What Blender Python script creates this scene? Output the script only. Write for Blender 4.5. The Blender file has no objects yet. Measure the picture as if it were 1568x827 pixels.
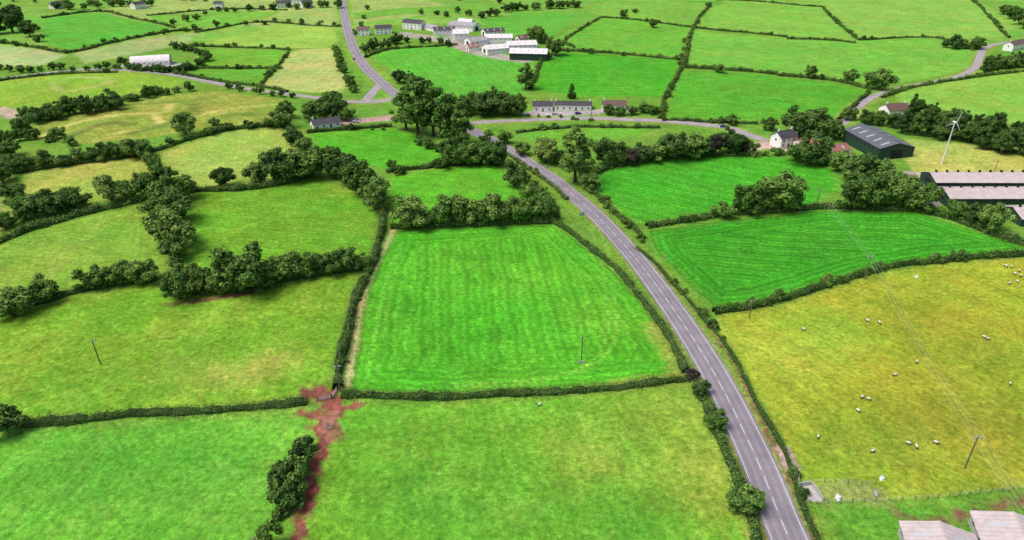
import bpy, math, random
import numpy as np
from mathutils import Vector
random.seed(7); rng=np.random.default_rng(7)
# ------------------------------------------------------------------ survey
F=1046.0; CX=784.0; CY=413.5; P=math.radians(28.7); HC=120.0
SP,CP=math.sin(P),math.cos(P)
def hgt(x,y):
    return (3.2*np.sin(x/95+1.0)*np.cos(y/120+0.4)+1.6*np.sin(x/62+y/80)+1.0*np.sin(x/38-y/47+2))
def U(px,py):
    px=np.asarray(px,float); py=np.asarray(py,float)
    dx=(px-CX)/F; dv=(py-CY)/F
    fy=CP-dv*SP; dn=SP+dv*CP
    z=np.zeros_like(px)
    for _ in range(30):
        t=(HC-z)/dn; x=dx*t; y=fy*t; z=hgt(x,y)
    return x,y,z
def scale_at(py): return CP*(py-CY+F*math.tan(P))/HC   # photo px per metre
K=np.array([1.0,1.05,1.05])
def lin(c):
    c=np.array(c,float)/255
    return np.where(c<0.04045,c/12.92,((c+0.055)/1.055)**2.4)
def alb(c):
    l=lin(c); l=l*.95+.05*(l@np.array([.21,.72,.07])); return l/K
col=bpy.context.scene.collection
# ------------------------------------------------------------------ node helper
class NT:
    def __init__(s,name):
        s.m=bpy.data.materials.new(name); s.m.use_nodes=True; s.t=s.m.node_tree
        s.b=s.t.nodes['Principled BSDF']
        s.b.inputs['Roughness'].default_value=0.85
        s.b.inputs['Specular IOR Level'].default_value=0.15
    def n(s,ty,**k):
        nd=s.t.nodes.new(ty)
        for a,b in k.items(): setattr(nd,a,b)
        return nd
    def l(s,a,b): s.t.links.new(a,b)
    def math(s,op,a,b=0.0,c=None):
        nd=s.t.nodes.new('ShaderNodeMath'); nd.operation=op
        for i,v in enumerate((a,b,c)):
            if v is None: continue
            if hasattr(v,'links'): s.l(v,nd.inputs[i])
            else: nd.inputs[i].default_value=v
        return nd.outputs[0]
    def noise(s,vec,scale,detail=4,rough=0.55):
        nd=s.n('ShaderNodeTexNoise'); nd.inputs['Scale'].default_value=scale
        nd.inputs['Detail'].default_value=detail; nd.inputs['Roughness'].default_value=rough
        if vec is not None: s.l(vec,nd.inputs['Vector'])
        return nd.outputs['Fac']
    def mapr(s,v,a,b,c,d):
        nd=s.n('ShaderNodeMapRange'); s.l(v,nd.inputs[0])
        for i,x in enumerate((a,b,c,d)): nd.inputs[i+1].default_value=x
        return nd.outputs[0]
    def mix(s,f,a,b,bt='MIX'):
        nd=s.n('ShaderNodeMix'); nd.data_type='RGBA'; nd.blend_type=bt
        for i,v in ((0,f),(6,a),(7,b)):
            if hasattr(v,'links'): s.l(v,nd.inputs[i])
            else: nd.inputs[i].default_value=v
        return nd.outputs[2]
def v4(c): return (float(c[0]),float(c[1]),float(c[2]),1.0)
def simple(name,c,rough=0.8,var=0.15,scale=1.5,spec=0.2,metal=0.0):
    t=NT(name); g=t.n('ShaderNodeNewGeometry')
    n=t.noise(g.outputs['Position'],scale,5,0.6)
    f=t.mapr(n,0.3,0.7,1-var,1+var)
    vm=t.n('ShaderNodeVectorMath',operation='SCALE'); vm.inputs[0].default_value=tuple(c)
    t.l(f,vm.inputs['Scale']); t.l(vm.outputs[0],t.b.inputs['Base Color'])
    t.b.inputs['Roughness'].default_value=rough; t.b.inputs['Specular IOR Level'].default_value=spec
    t.b.inputs['Metallic'].default_value=metal
    return t.m
def foliage(name,c1,c2,c3,big=0.9):
    t=NT(name); g=t.n('ShaderNodeNewGeometry'); oi=t.n('ShaderNodeObjectInfo')
    r=g.outputs['Random Per Island']
    cr=t.n('ShaderNodeValToRGB'); e=cr.color_ramp.elements
    e[0].position=0.0; e[0].color=v4(c1); e[1].position=1.0; e[1].color=v4(c3)
    m=e.new(0.5); m.color=v4(c2)
    n=t.noise(g.outputs['Position'],0.45*big,3)
    a=t.math('MULTIPLY',r,0.5); b=t.mapr(n,0.35,0.65,-0.05,0.4)
    ab=t.math('ADD',a,b); ab=t.math('ADD',ab,t.mapr(oi.outputs['Random'],0,1,-.18,.28))
    t.l(ab,cr.inputs[0]); t.l(cr.outputs[0],t.b.inputs['Base Color'])
    t.b.inputs['Specular IOR Level'].default_value=.1
    return t.m
# ------------------------------------------------------------------ mesh helper
def mk_mesh(name,V,faces,mats,idx=None,smooth=None):
    me=bpy.data.meshes.new(name); V=np.asarray(V,np.float32)
    me.vertices.add(len(V)); me.vertices.foreach_set('co',V.ravel())
    loops=np.concatenate([f.ravel() for f in faces]).astype(np.int32)
    tot=np.concatenate([np.full(len(f),f.shape[1]) for f in faces]).astype(np.int32)
    st=np.concatenate([[0],np.cumsum(tot)[:-1]]).astype(np.int32)
    me.loops.add(len(loops)); me.loops.foreach_set('vertex_index',loops)
    me.polygons.add(len(tot)); me.polygons.foreach_set('loop_start',st)
    for m in mats: me.materials.append(m)
    if idx is not None: me.polygons.foreach_set('material_index',np.asarray(idx,np.int32))
    me.polygons.foreach_set('use_smooth',np.asarray(smooth if smooth is not None else np.zeros(len(tot)),bool))
    me.update(calc_edges=True); me.validate()
    return me
def add(name,me,parent=None,loc=(0,0,0),rot=(0,0,0),sc=None):
    o=bpy.data.objects.new(name,me); o.location=loc; o.rotation_euler=rot
    if sc is not None: o.scale=sc if hasattr(sc,'__len__') else (sc,sc,sc)
    if parent: o.parent=parent
    col.objects.link(o); return o
class MB:
    def __init__(s): s.v=[];s.f=[];s.m=[];s.s=[];s.n=0
    def add(s,V,Fc,m=0,sm=False):
        Fc=np.asarray(Fc,int)
        s.v.append(np.asarray(V,float)); s.f.append(Fc+s.n); s.m+= [m]*len(Fc); s.s+=[sm]*len(Fc); s.n+=len(V)
    def box(s,c,d,m=0,rz=0.0):
        sx,sy,sz=[k/2 for k in d]
        V=np.array([[x,y,z] for z in(-sz,sz) for x,y in((-sx,-sy),(sx,-sy),(sx,sy),(-sx,sy))])
        if rz: 
            C,S=math.cos(rz),math.sin(rz); V=np.stack([V[:,0]*C-V[:,1]*S,V[:,0]*S+V[:,1]*C,V[:,2]],1)
        s.add(V+np.array(c),[[0,3,2,1],[4,5,6,7],[0,1,5,4],[1,2,6,5],[2,3,7,6],[3,0,4,7]],m)
    def tube(s,pts,rad,k=6,m=0,sm=True):
        pts=np.asarray(pts,float); n=len(pts); V=[]
        for i in range(n):
            d=pts[min(i+1,n-1)]-pts[max(i-1,0)]; d/=np.linalg.norm(d)+1e-9
            a=np.cross(d,[0,0,1.0]) if abs(d[2])<0.9 else np.cross(d,[1.0,0,0]); a/=np.linalg.norm(a); b=np.cross(d,a)
            for j in range(k):
                t=2*math.pi*j/k; V.append(pts[i]+rad[i]*(a*math.cos(t)+b*math.sin(t)))
        Fc=[[i*k+j,i*k+(j+1)%k,(i+1)*k+(j+1)%k,(i+1)*k+j] for i in range(n-1) for j in range(k)]
        s.add(V,Fc,m,sm)
    def mesh(s,name,mats):
        return mk_mesh(name,np.concatenate(s.v),s.f,mats,s.m,s.s)
def leafquads(Pc,N,size):
    n=len(Pc); r=rng.normal(size=(n,3)); t=np.cross(N,r); t/=np.linalg.norm(t,axis=1)[:,None]+1e-9
    b=np.cross(N,t); b/=np.linalg.norm(b,axis=1)[:,None]+1e-9
    s=(size*rng.uniform(0.6,1.3,n))[:,None]
    V=np.stack([Pc-t*s-b*s*.35,Pc+t*s*.2-b*s*.7,Pc+t*s+b*s*.3,Pc-t*s*.2+b*s*.7],1).reshape(-1,3)
    return V,np.arange(4*n).reshape(n,4)
def ico(sub):
    import bmesh
    bm=bmesh.new(); bmesh.ops.create_icosphere(bm,subdivisions=sub,radius=1)
    V=np.array([v.co[:] for v in bm.verts]); Fc=np.array([[v.index for v in f.verts] for f in bm.faces]); bm.free(); return V,Fc
ICV,ICF=ico(2)
# ------------------------------------------------------------------ materials
M_mid=foliage('foliage_mid',(.042,.092,.016),(.098,.195,.034),(.22,.35,.075))
M_dark=foliage('foliage_dark',(.026,.062,.014),(.062,.130,.028),(.14,.24,.052))
M_light=foliage('foliage_light',(.065,.12,.022),(.15,.25,.046),(.29,.40,.095))
M_purple=foliage('foliage_copper',(.022,.020,.018),(.055,.042,.038),(.11,.085,.065))
M_hedge=foliage('hedge_foliage',(.046,.088,.016),(.105,.19,.034),(.22,.31,.070),0.6)
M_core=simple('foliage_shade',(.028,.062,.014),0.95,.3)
M_bark=simple('bark',(.09,.07,.05),0.9,.3)
M_dead=simple('dead_twigs',(.30,.25,.19),0.9,.2)
# ------------------------------------------------------------------ trees
def tree_proto(name,kind,mat,seed):
    r=np.random.default_rng(seed); mb=MB()
    if kind=='round': rx,rz,cz,nc,nl,ls,tr=5,4.6,5.0,38,96,.34,.35
    elif kind=='tall': rx,rz,cz,nc,nl,ls,tr=4.6,6.8,7.8,48,96,.36,.4
    elif kind=='bush': rx,rz,cz,nc,nl,ls,tr=3,1.9,1.7,20,90,.24,.14
    elif kind=='cone': rx,rz,cz,nc,nl,ls,tr=2.6,5,5.6,34,80,.3,.25
    top=cz+rz*.6
    bend=r.normal(size=2)*.35
    zs=np.linspace(-.6,top,6); pts=np.stack([bend[0]*(zs/top)**2,bend[1]*(zs/top)**2,zs],1)
    mb.tube(pts,np.linspace(tr*1.3,tr*.2,6),7,0)
    cl=[]
    ph=r.uniform(0,6,3)
    for i in range(nc):
        if kind=='cone':
            z=r.uniform(.04,1); R=(1-z)*rx*.95+.25; a=i*2.4
            c=np.array([math.cos(a)*R*.65,math.sin(a)*R*.65,cz-rz+z*2*rz]); cr=.35*R+.55
        else:
            d=r.normal(size=3); d/=np.linalg.norm(d)
            if i<nc*.25: d*=r.uniform(.1,.5)
            else: d*=r.uniform(.60,.86)*(1+.16*math.sin(3*math.atan2(d[1],d[0])+ph[0])+.12*math.sin(2*math.atan2(d[1],d[0])+ph[1]))
            if d[2]<-.6 and kind!='bush': d[2]*=.75
            c=np.array([d[0]*rx,d[1]*rx,cz+d[2]*rz]); cr=rx*r.uniform(.16,.33)
            if kind=='bush': c[2]=max(c[2],.35)
        cl.append((c,cr))
        if i%4==0:
            s=pts[2]*.6+pts[3]*.4; m_=(s+c)/2+np.array([0,0,-.3]); mb.tube([s,m_,c],[tr*.45,tr*.3,.04],5,0)
    LV=[];LN=[]
    for c,cr in cl:
        sq=np.array([1,1,.85])*cr
        disp=1+.18*np.sin(ICV@r.normal(size=3)*3+r.uniform(0,6))[:,None]+r.uniform(-.12,.12,(len(ICV),1))
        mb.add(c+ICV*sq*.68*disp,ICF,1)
        n=int(nl*(cr/(rx*.27))**1.5)+25
        d=r.normal(size=(n,3)); d/=np.linalg.norm(d,axis=1)[:,None]
        LV.append(c+d*sq*r.uniform(.64,1.2,(n,1))); nn=d+r.normal(size=(n,3))*.4; nn[:,2]+=.35
        LN.append(nn/np.linalg.norm(nn,axis=1)[:,None])
    V,Fc=leafquads(np.concatenate(LV),np.concatenate(LN),ls)
    mb.add(V,Fc,2)
    return mb.mesh(name,[M_bark,M_core,mat])
PROTO={}
def mkp(key,kind,mat,n,w,nm):
    PROTO[key]=([tree_proto(key+'_mesh',kind,mat,1000+ord(key)*17+i) for i in range(n)],w,nm)
mkp('m','round',M_mid,5,10,'broadleaf_tree'); mkp('d','round',M_dark,4,10,'dark_broadleaf_tree')
mkp('l','round',M_light,3,10,'ash_tree'); mkp('t','tall',M_mid,3,9.2,'tall_broadleaf_tree'); mkp('T','tall',M_dark,3,9.2,'tall_dark_tree')
mkp('p','round',M_purple,2,10,'copper_beech_tree'); mkp('b','bush',M_mid,3,6,'hawthorn_bush')
mkp('c','cone',M_dark,2,5.2,'conifer_tree'); mkp('s','bush',M_dark,2,6,'blackthorn_bush')
ZS={'m':.90,'d':.90,'l':.94,'t':1.0,'T':.95,'p':.85,'b':1.0,'s':1.0,'c':1.0}
def wtree(x,y,sc,k,zs=1.0):
    ms,pw,nm=PROTO[k]
    o=add(nm,random.choice(ms),loc=(float(x),float(y),float(hgt(x,y))-.15),rot=(0,0,random.uniform(0,6.28)))
    a=random.uniform(.88,1.13); o.scale=(sc*a,sc*(2-a),sc*zs*ZS[k]*random.uniform(.84,1.18))
def tree(px,py,w,k='m',zs=1.0):
    x,y,z=U(px,py); wtree(float(x),float(y),w/scale_at(py)/PROTO[k][1]*1.04,k,zs)
TREES='''1058 580 24 p;1072 606 30 d;1096 657 37 m;1142 780 54 m;1088 500 18 d;1076 484 17 d;
15 662 58 d;20 484 64 m;75 462 44 l;142 443 42 m;190 434 42 m;220 432 52 m;
275 458 52 m;293 454 42 l;375 445 86 m;330 446 40 l;410 442 42 m;432 430 50 m;455 425 42 l;480 421 40 m;505 418 40 m;530 415 42 m;552 411 34 m;345 448 50 m;310 440 40 d;
262 316 60 m;266 342 62 m;269 376 68 l;272 396 50 m;252 296 50 m;285 303 40 m;278 420 30 b;
60 332 50 m;90 328 50 d;115 320 45 m;40 334 45 m;172 308 46 l;202 304 38 m;225 296 38 m;
345 286 34 d;390 281 38 l;428 278 60 d;458 274 60 m;475 267 38 d;
488 250 30 m;515 272 44 d;535 284 50 d;553 298 56 m;574 310 52 m;578 322 42 l;600 256 20 b;612 266 22 b;
630 348 52 l;655 346 35 b;685 343 50 m;710 342 48 l;735 341 45 m;760 340 48 l;785 339 45 m;810 338 48 m;832 336 40 m;
700 254 40 m;720 252 40 m;740 250 46 m;760 254 40 m;787 285 42 d;808 303 24 l;675 258 28 b;
622 199 40 t;640 208 54 t;664 208 48 t;690 222 56 t;706 228 38 t;
880 280 54 t;902 291 34 m;835 249 44 l;858 250 30 m;800 237 28 m;772 220 26 m;748 207 16 b;
925 254 46 d;945 251 36 m;965 251 34 p;985 248 36 d;1003 245 38 l;1030 243 52 d;1055 241 52 m;1075 240 38 d;1095 237 36 p;1115 236 40 d;1130 235 34 p;1146 233 24 m;
1108 333 38 m;1142 328 50 m;1168 324 40 l;1195 322 70 m;
1308 320 62 m;1340 319 58 m;1372 319 58 l;1402 321 50 m;1465 335 38 m;1490 343 40 d;1515 355 50 m;1320 292 40 m;1372 300 40 m;
1222 210 48 d;1248 210 54 d;1272 214 38 m;1240 251 64 d;1218 245 30 d;1290 262 44 m;1318 272 48 d;1345 274 40 m;1190 238 20 b;1262 252 20 c;1178 200 22 m;1300 277 36 m;1230 236 18 c;
710 176 38 d;738 177 40 d;765 178 40 d;790 178 36 m;805 137 28 t;725 168 32 m;752 170 34 d;778 172 30 m;875 152 12 c;
932 176 20 m;950 177 20 m;968 176 18 m;985 173 18 m;998 174 18 m;1010 173 14 m;
612 127 24 d;626 128 20 d;648 137 26 d;850 85 26 d;818 65 26 m;830 67 18 m;838 90 14 m;
1240 120 20 m;1300 127 24 m;1342 137 42 m;1100 111 20 m;1000 42 14 m;955 27 14 m;972 20 10 m;1120 191 22 m;
20 50 40 d;46 56 28 d;-5 52 40 d;60 64 16 b;285 206 36 m;330 195 20 b;430 195 36 m;452 222 30 d;465 232 28 m;510 181 44 d;482 184 38 m;512 160 30 m;440 180 28 d;530 184 24 m;
456 712 42 s;448 736 54 b;440 770 60 b;466 694 34 s;412 840 48 b;434 752 44 s;458 726 44 b;446 784 44 s;
10 350 34 m;20 306 36 d;5 280 34 m;25 262 34 m;15 240 34 d;88 212 22 m;35 205 26 m;505 235 18 b'''
for t in TREES.replace('\n','').split(';'):
    a=t.split(); tree(float(a[0]),float(a[1]),float(a[2]),a[3],1.35 if a[3] in 'sb' and float(a[1])>600 else 1.0)
def samp(pl,n,jit=0):
    pl=np.array(pl,float); d=np.concatenate([[0],np.cumsum(np.hypot(*np.diff(pl,axis=0).T))])
    s=np.linspace(0,d[-1],n) if n>1 else np.array([d[-1]/2]); s=s+rng.uniform(-.45,.45,n)*d[-1]/max(n,2)
    s=np.clip(s,0,d[-1])
    return np.stack([np.interp(s,d,pl[:,0]),np.interp(s,d,pl[:,1])],1)+rng.normal(size=(n,2))*jit
def row(pl,n,w0,w1,ks='mmd',j=1.0):
    for x,y in samp(pl,n,j): tree(x,y,random.uniform(w0,w1),random.choice(ks))
row([(35,262),(110,252),(215,237)],14,18,34,'mmdlb',1.5)
row([(215,230),(238,262),(262,292)],8,16,28,'mml')
row([(225,230),(290,215),(345,200),(430,192)],9,9,18,'mdbb')
row([(40,188),(90,180),(150,170),(178,166)],13,22,32,'ddm',2)
row([(0,222),(40,214),(120,222)],5,16,24,'mdb',3)
row([(180,160),(240,148),(290,140)],8,12,20,'dmm',1.5)
row([(350,138),(400,144),(450,150)],7,9,14,'mdb')
row([(515,78),(522,105),(540,140)],13,12,19,'mml')
row([(0,108),(50,112),(100,108),(180,106)],12,8,14,'mdm',1.5)
row([(690,158),(720,164),(800,160)],6,18,28,'dmm',2)
row([(1385,202),(1450,214),(1500,224),(1570,240),(1640,252)],26,22,30,'dTTTmT',3)
row([(1300,187),(1350,192),(1400,200)],6,18,26,'mdd',2)
row([(1395,180),(1480,196),(1568,210)],12,18,26,'mdT',2)
row([(1450,72),(1500,76)],8,14,22,'dmd',2)
row([(1505,110),(1600,100)],11,20,28,'dmd',3)
row([(1540,30),(1600,45)],8,16,26,'mdd',4)
row([(90,14),(160,12),(230,8)],12,10,16,'dmm',2)
row([(740,28),(790,16),(880,11)],14,10,17,'mdm',1)
row([(560,78),(600,72),(612,66)],7,11,18,'mdd',1.5)
row([(545,60),(560,30),(560,10)],4,8,13,'mm',3)
row([(640,24),(700,22),(740,28)],6,8,13,'mdl',2)
row([(610,62),(650,66),(690,72)],6,9,14,'mdd',1.5)
row([(870,80),(1045,92)],5,6,10,'mb',1)
row([(265,40),(330,18),(420,16)],10,8,12,'dm',1.5)
row([(440,14),(520,10)],6,10,15,'dmm',2)
row([(185,94),(200,107),(250,111),(300,106),(320,92),(300,80),(265,75)],32,11,15,'dds',.6)
row([(810,177),(905,185)],7,6,10,'bb',1)
row([(645,222),(680,238),(700,242)],6,16,24,'mb',2)
row([(590,198),(540,197),(480,203)],5,6,10,'bm',1)
row([(1150,242),(1190,236)],3,12,18,'mb',1)
row([(790,262),(815,285),(845,320)],8,11,20,'lbm',2)
row([(905,296),(935,325),(965,352),(985,372)],8,9,14,'bbl',1)
row([(1015,180),(1035,120),(1050,60),(1085,12)],13,6,10,'mbb',1)
row([(0,68),(100,80),(200,58),(310,45)],13,6,10,'mdb',1)
row([(290,70),(440,76)],8,5,9,'mb',1)
row([(300,104),(430,105)],6,5,8,'mb',1)
row([(300,45),(430,33),(520,40)],10,7,11,'mdb',1)
row([(700,2),(900,-8),(1120,-4),(1300,-12),(1568,-16)],30,7,12,'mdb',3)
row([(-20,4),(120,-4),(300,0),(480,-4)],28,7,13,'mdb',3)
row([(-60,300),(-120,420),(-150,520)],12,30,50,'md',4)
row([(-140,110),(-80,180),(-60,260)],14,22,36,'md',4)
# ------------------------------------------------------------------ ground
rr=[38.0]
while rr[-1]<1500: rr.append(rr[-1]*1.0038)
while rr[-1]<12000: rr.append(rr[-1]*1.04)
rr=np.array(rr); th=np.concatenate([np.arange(-1.0,1.0,.0038),np.linspace(1.0,2*math.pi-1.0,70)[:-1]])
R,T=np.meshgrid(rr,th,indexing='ij'); gx=(R*np.sin(T)).ravel(); gy=(R*np.cos(T)).ravel()
nr,nt=len(rr),len(th)
gx=np.append(gx,0.0); gy=np.append(gy,0.0); gz=hgt(gx,gy)
ii,jj=np.meshgrid(np.arange(nr-1),np.arange(nt),indexing='ij'); j2=(jj+1)%nt
Q=np.stack([ii*nt+jj,ii*nt+j2,(ii+1)*nt+j2,(ii+1)*nt+jj],-1).reshape(-1,4)[:,::-1]
j=np.arange(nt); C=np.stack([np.full(nt,nr*nt),j,(j+1)%nt],1)[:,::-1]
N=len(gx); gc=np.zeros((N,4),np.float32); gc[:,3]=1
gm=np.full(N,.45,np.float32); gs=np.zeros(N,np.float32); gk=np.zeros(N,np.float32)
wob=np.sin(gx*.9+2*np.sin(gy*.37))*np.sin(gy*.8+1.7*np.sin(gx*.43))
seeds=np.stack([rng.uniform(-2600,2600,700),rng.uniform(-400,3600,700)],1)
pal=np.array([alb(c) for c in [(104,160,52),(116,166,58),(88,154,42),(142,168,82),(108,158,54),(94,162,50)]])
best=np.zeros(N,int)
for s in range(0,N,20000):
    d=(gx[s:s+20000,None]-seeds[None,:,0])**2+(gy[s:s+20000,None]-seeds[None,:,1])**2
    best[s:s+20000]=d.argmin(1)
gc[:,:3]=pal[best%6]
near=np.hypot(gx,gy)<760
gc[near,:3]=alb((100,146,44))
def inside(poly):
    x0,y0=poly.min(0);x1,y1=poly.max(0)
    ids=np.nonzero((gx>=x0)&(gx<=x1)&(gy>=y0)&(gy<=y1))[0]
    X,Y=gx[ids],gy[ids]; c=np.zeros(len(ids),bool); dist=np.full(len(ids),1e9); n=len(poly)
    for i in range(n):
        a=poly[i];b=poly[(i+1)%n]
        if a[1]!=b[1]:
            c^=((a[1]>Y)!=(b[1]>Y))&(X<(b[0]-a[0])*(Y-a[1])/(b[1]-a[1])+a[0])
        e=b-a; t=np.clip(((X-a[0])*e[0]+(Y-a[1])*e[1])/(e@e+1e-9),0,1)
        dist=np.minimum(dist,np.hypot(X-a[0]-t*e[0],Y-a[1]-t*e[1]))
    return ids[c],dist[c]
def field(c,mott,mode,ang,amp,pts):
    a=np.array(pts,float); x,y,_=U(a[:,0],a[:,1]); poly=np.stack([x,y],1)
    if a[:,1].max()<200: c=(c[0]-7,c[1]-7,c[2]-4)
    ids,d=inside(poly); gc[ids,:3]=alb(c)
    k=np.clip((4.0+wob[ids]*1.2-d)/3.0,0,1)[:,None]*.4
    gc[ids,:3]=gc[ids,:3]*(1-k)+alb((122,148,54))*k
    gm[ids]=mott; gs[ids]=amp
    A=math.radians(ang); lc=gx[ids]*math.cos(A)+gy[ids]*math.sin(A)
    if mode=='d': lc=d
    elif mode=='m': lc=np.where(d<14,d,lc)
    gk[ids]=lc
field((78,165,22),.42,'m',5,1.3,[(598,352),(700,347),(850,338),(880,362),(940,410),(985,460),(1030,520),(1052,565),(1052,580),(900,597),(700,608),(522,605),(540,540),(548,480),(570,410)])
field((100,161,32),.85,'l',10,.5,[(500,612),(700,612),(900,600),(1055,585),(1090,640),(1115,700),(1145,760),(1170,860),(435,860),(475,760),(495,680)])
field((94,163,38),.85,'l',-20,.4,[(-200,670),(0,655),(250,640),(470,622),(492,640),(490,690),(465,760),(435,860),(-300,870)])
field((108,154,30),1.0,'l',60,.35,[(-250,520),(0,478),(100,455),(240,430),(350,445),(560,410),(545,480),(522,560),(517,600),(470,612),(250,635),(50,650),(-250,675)])
field((100,156,30),.6,'l',80,.6,[(290,290),(400,288),(480,270),(560,300),(585,320),(578,380),(565,410),(470,415),(330,440),(275,420),(262,380)])
field((118,159,46),.55,'m',80,.6,[(-200,430),(0,370),(60,345),(150,322),(235,300),(262,320),(262,400),(240,425),(130,440),(50,460),(-200,515)])
field((80,165,24),.25,'l',70,.7,[(470,203),(600,195),(650,208),(690,245),(640,258),(590,262),(530,240),(490,232)])
field((88,167,26),.25,'l',80,.8,[(593,268),(690,255),(760,250),(785,270),(850,320),(850,338),(700,345),(597,350)])
field((144,170,66),.6,'l',80,.4,[(245,235),(340,202),(430,194),(455,225),(485,245),(480,268),(390,285),(300,288),(262,275)])
field((146,166,64),.7,'l',80,.4,[(35,266),(120,250),(215,236),(235,262),(240,290),(160,310),(100,318),(30,310)])
field((122,150,60),.8,'l',80,.3,[(-200,330),(-150,270),(20,250),(20,330),(0,365),(-120,400)])
field((66,158,26),.15,'l',55,1.3,[(903,270),(940,255),(1000,245),(1100,235),(1190,238),(1280,258),(1290,290),(1240,320),(1100,328),(990,344),(960,334),(912,294)])
field((56,144,22),.18,'m',75,1.6,[(988,352),(1100,338),(1240,322),(1400,322),(1470,345),(1568,374),(1700,400),(1568,390),(1440,398),(1330,415),(1180,462),(1090,474),(1040,425),(1000,385)])
field((145,160,34),.55,'l',30,.4,[(1098,480),(1190,468),(1330,420),(1440,402),(1568,395),(1900,400),(2000,740),(1568,745),(1400,765),(1260,765),(1225,735),(1190,670),(1140,580),(1105,520)])
field((88,150,34),.6,'l',0,.2,[(1240,772),(1400,768),(1568,748),(2000,740),(2000,940),(1280,900)])
field((92,170,46),.25,'l',20,.7,[(568,85),(600,75),(700,68),(790,84),(825,92),(808,135),(800,150),(690,160),(650,145),(600,110)])
field((78,164,30),.2,'l',85,.9,[(830,92),(860,80),(950,84),(1042,92),(1035,120),(1017,150),(900,148),(808,138)])
field((88,164,36),.25,'l',85,.8,[(1045,108),(1150,112),(1250,124),(1335,138),(1300,165),(1280,182),(1100,187),(1018,182),(1030,140)])
field((114,176,56),.25,'l',70,.7,[(1055,45),(1200,57),(1330,62),(1430,60),(1490,78),(1492,105),(1420,120),(1340,132),(1200,113),(1048,102)])
field((122,170,56),.35,'l',70,.6,[(1368,142),(1450,122),(1568,108),(1900,110),(1900,230),(1568,195),(1500,182),(1400,172),(1375,155)])
field((106,172,48),.25,'l',60,.7,[(848,60),(880,42),(920,28),(1055,42),(1050,88),(930,80),(865,76)])
field((124,178,60),.25,'l',60,.6,[(1065,42),(1085,12),(1120,2),(1260,10),(1310,62),(1150,52)])
field((130,178,66),.25,'l',60,.6,[(1262,12),(1340,-8),(1480,-5),(1555,40),(1540,56),(1430,58),(1320,62)])
field((96,170,52),.25,'l',60,.6,[(735,32),(800,18),(885,20),(870,42),(840,60),(790,58),(740,45)])
field((118,172,56),.25,'l',60,.5,[(885,10),(960,-2),(1090,6),(1060,40),(920,26)])
field((110,168,54),.25,'l',60,.5,[(540,20),(620,12),(760,4),(735,22),(620,22),(545,30)])
field((94,170,50),.25,'l',60,.5,[(68,28),(155,18),(265,44),(180,62),(110,78),(60,66)])
field((166,184,114),.4,'l',60,.4,[(-120,66),(0,70),(60,75),(105,84),(70,100),(-120,104)])
field((152,174,98),.4,'l',60,.4,[(112,82),(200,62),(305,48),(290,66),(185,88),(130,98)])
field((114,172,54),.25,'l',60,.4,[(225,24),(330,16),(430,18),(410,27),(330,44),(240,38)])
field((144,182,68),.3,'l',60,.4,[(290,69),(380,50),(430,36),(512,42),(520,62),(502,74),(400,74)])
field((168,182,96),.5,'l',0,.5,[(440,82),(460,76),(510,73),(518,95),(538,125),(520,144),(440,140),(398,131)])
field((112,170,44),.3,'l',60,.4,[(295,88),(330,75),(440,76),(430,103),(300,104)])
field((104,166,44),.3,'l',60,.4,[(265,110),(300,105),(430,105),(398,132),(330,122)])
field((132,172,48),.4,'l',40,.5,[(-160,140),(80,113),(180,109),(290,121),(240,145),(170,158),(60,172),(-100,190)])
field((132,150,54),1.0,'l',40,.8,[(45,195),(130,172),(250,147),(330,139),(435,152),(430,188),(330,194),(220,212),(110,222)])
field((158,172,76),.5,'l',80,.3,[(1385,212),(1480,220),(1568,240),(1800,270),(1800,275),(1405,270),(1385,245)])
field((98,164,42),.4,'l',80,.3,[(790,204),(870,196),(960,194),(1010,196),(990,208),(880,220),(835,226)])
field((122,166,60),.4,'l',80,.3,[(-40,10),(70,0),(150,10),(65,26),(-60,40)])
def catmull(pl,step):
    pl=np.array(pl,float); x,y,_=U(pl[:,0],pl[:,1]); p=np.stack([x,y],1)
    p=np.vstack([2*p[0]-p[1],p,2*p[-1]-p[-2]]); out=[]
    for i in range(1,len(p)-2):
        n=max(2,int(np.linalg.norm(p[i+1]-p[i])/step))
        for t in np.arange(n)/n:
            out.append(.5*((2*p[i])+(-p[i-1]+p[i+1])*t+(2*p[i-1]-5*p[i]+4*p[i+1]-p[i+2])*t*t+(-p[i-1]+3*p[i]-3*p[i+1]+p[i+2])*t**3))
    out.append(p[-2]); return np.array(out)
def paint(pts,hw,c,soft=1.0,rag=.5,op=1.0):
    A=alb(c)
    if soft>6: best_k=np.zeros(N,np.float32)
    for s in range(0,len(pts),15):
        q=pts[s:s+16]; x0,y0=q.min(0)-hw-soft-2; x1,y1=q.max(0)+hw+soft+2
        ids=np.nonzero((gx>=x0)&(gx<=x1)&(gy>=y0)&(gy<=y1))[0]
        if not len(ids): continue
        d=np.sqrt(((gx[ids,None]-q[None,:,0])**2+(gy[ids,None]-q[None,:,1])**2).min(1))
        k=np.clip((hw+wob[ids]*rag-d)/soft+.5,0,1)*op
        if soft>6: best_k[ids]=np.maximum(best_k[ids],k); continue
        ids=ids[k>0];k=k[k>0][:,None]
        gc[ids,:3]=gc[ids,:3]*(1-k)+A*k; gs[ids]*=(1-k[:,0])
    if soft>6: gc[:,:3]=gc[:,:3]*(1-best_k[:,None])+A*best_k[:,None]
MAIN=[(1226,870),(1209,827),(1192,787),(1165,718),(1137,657),(1112,606),(1085,557),(1057,512),(1030,472),(1002,433),(972,394),(942,360),(912,329),(880,301),(850,277),(820,257),(795,240),(765,222),(735,206),(690,184),(650,167),(620,152),(600,140),(582,125),(562,106),(548,86),(538,65),(531,40),(526,15),(523,-5),(520,-30)]
R_main=catmull(MAIN,2.0)
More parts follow.
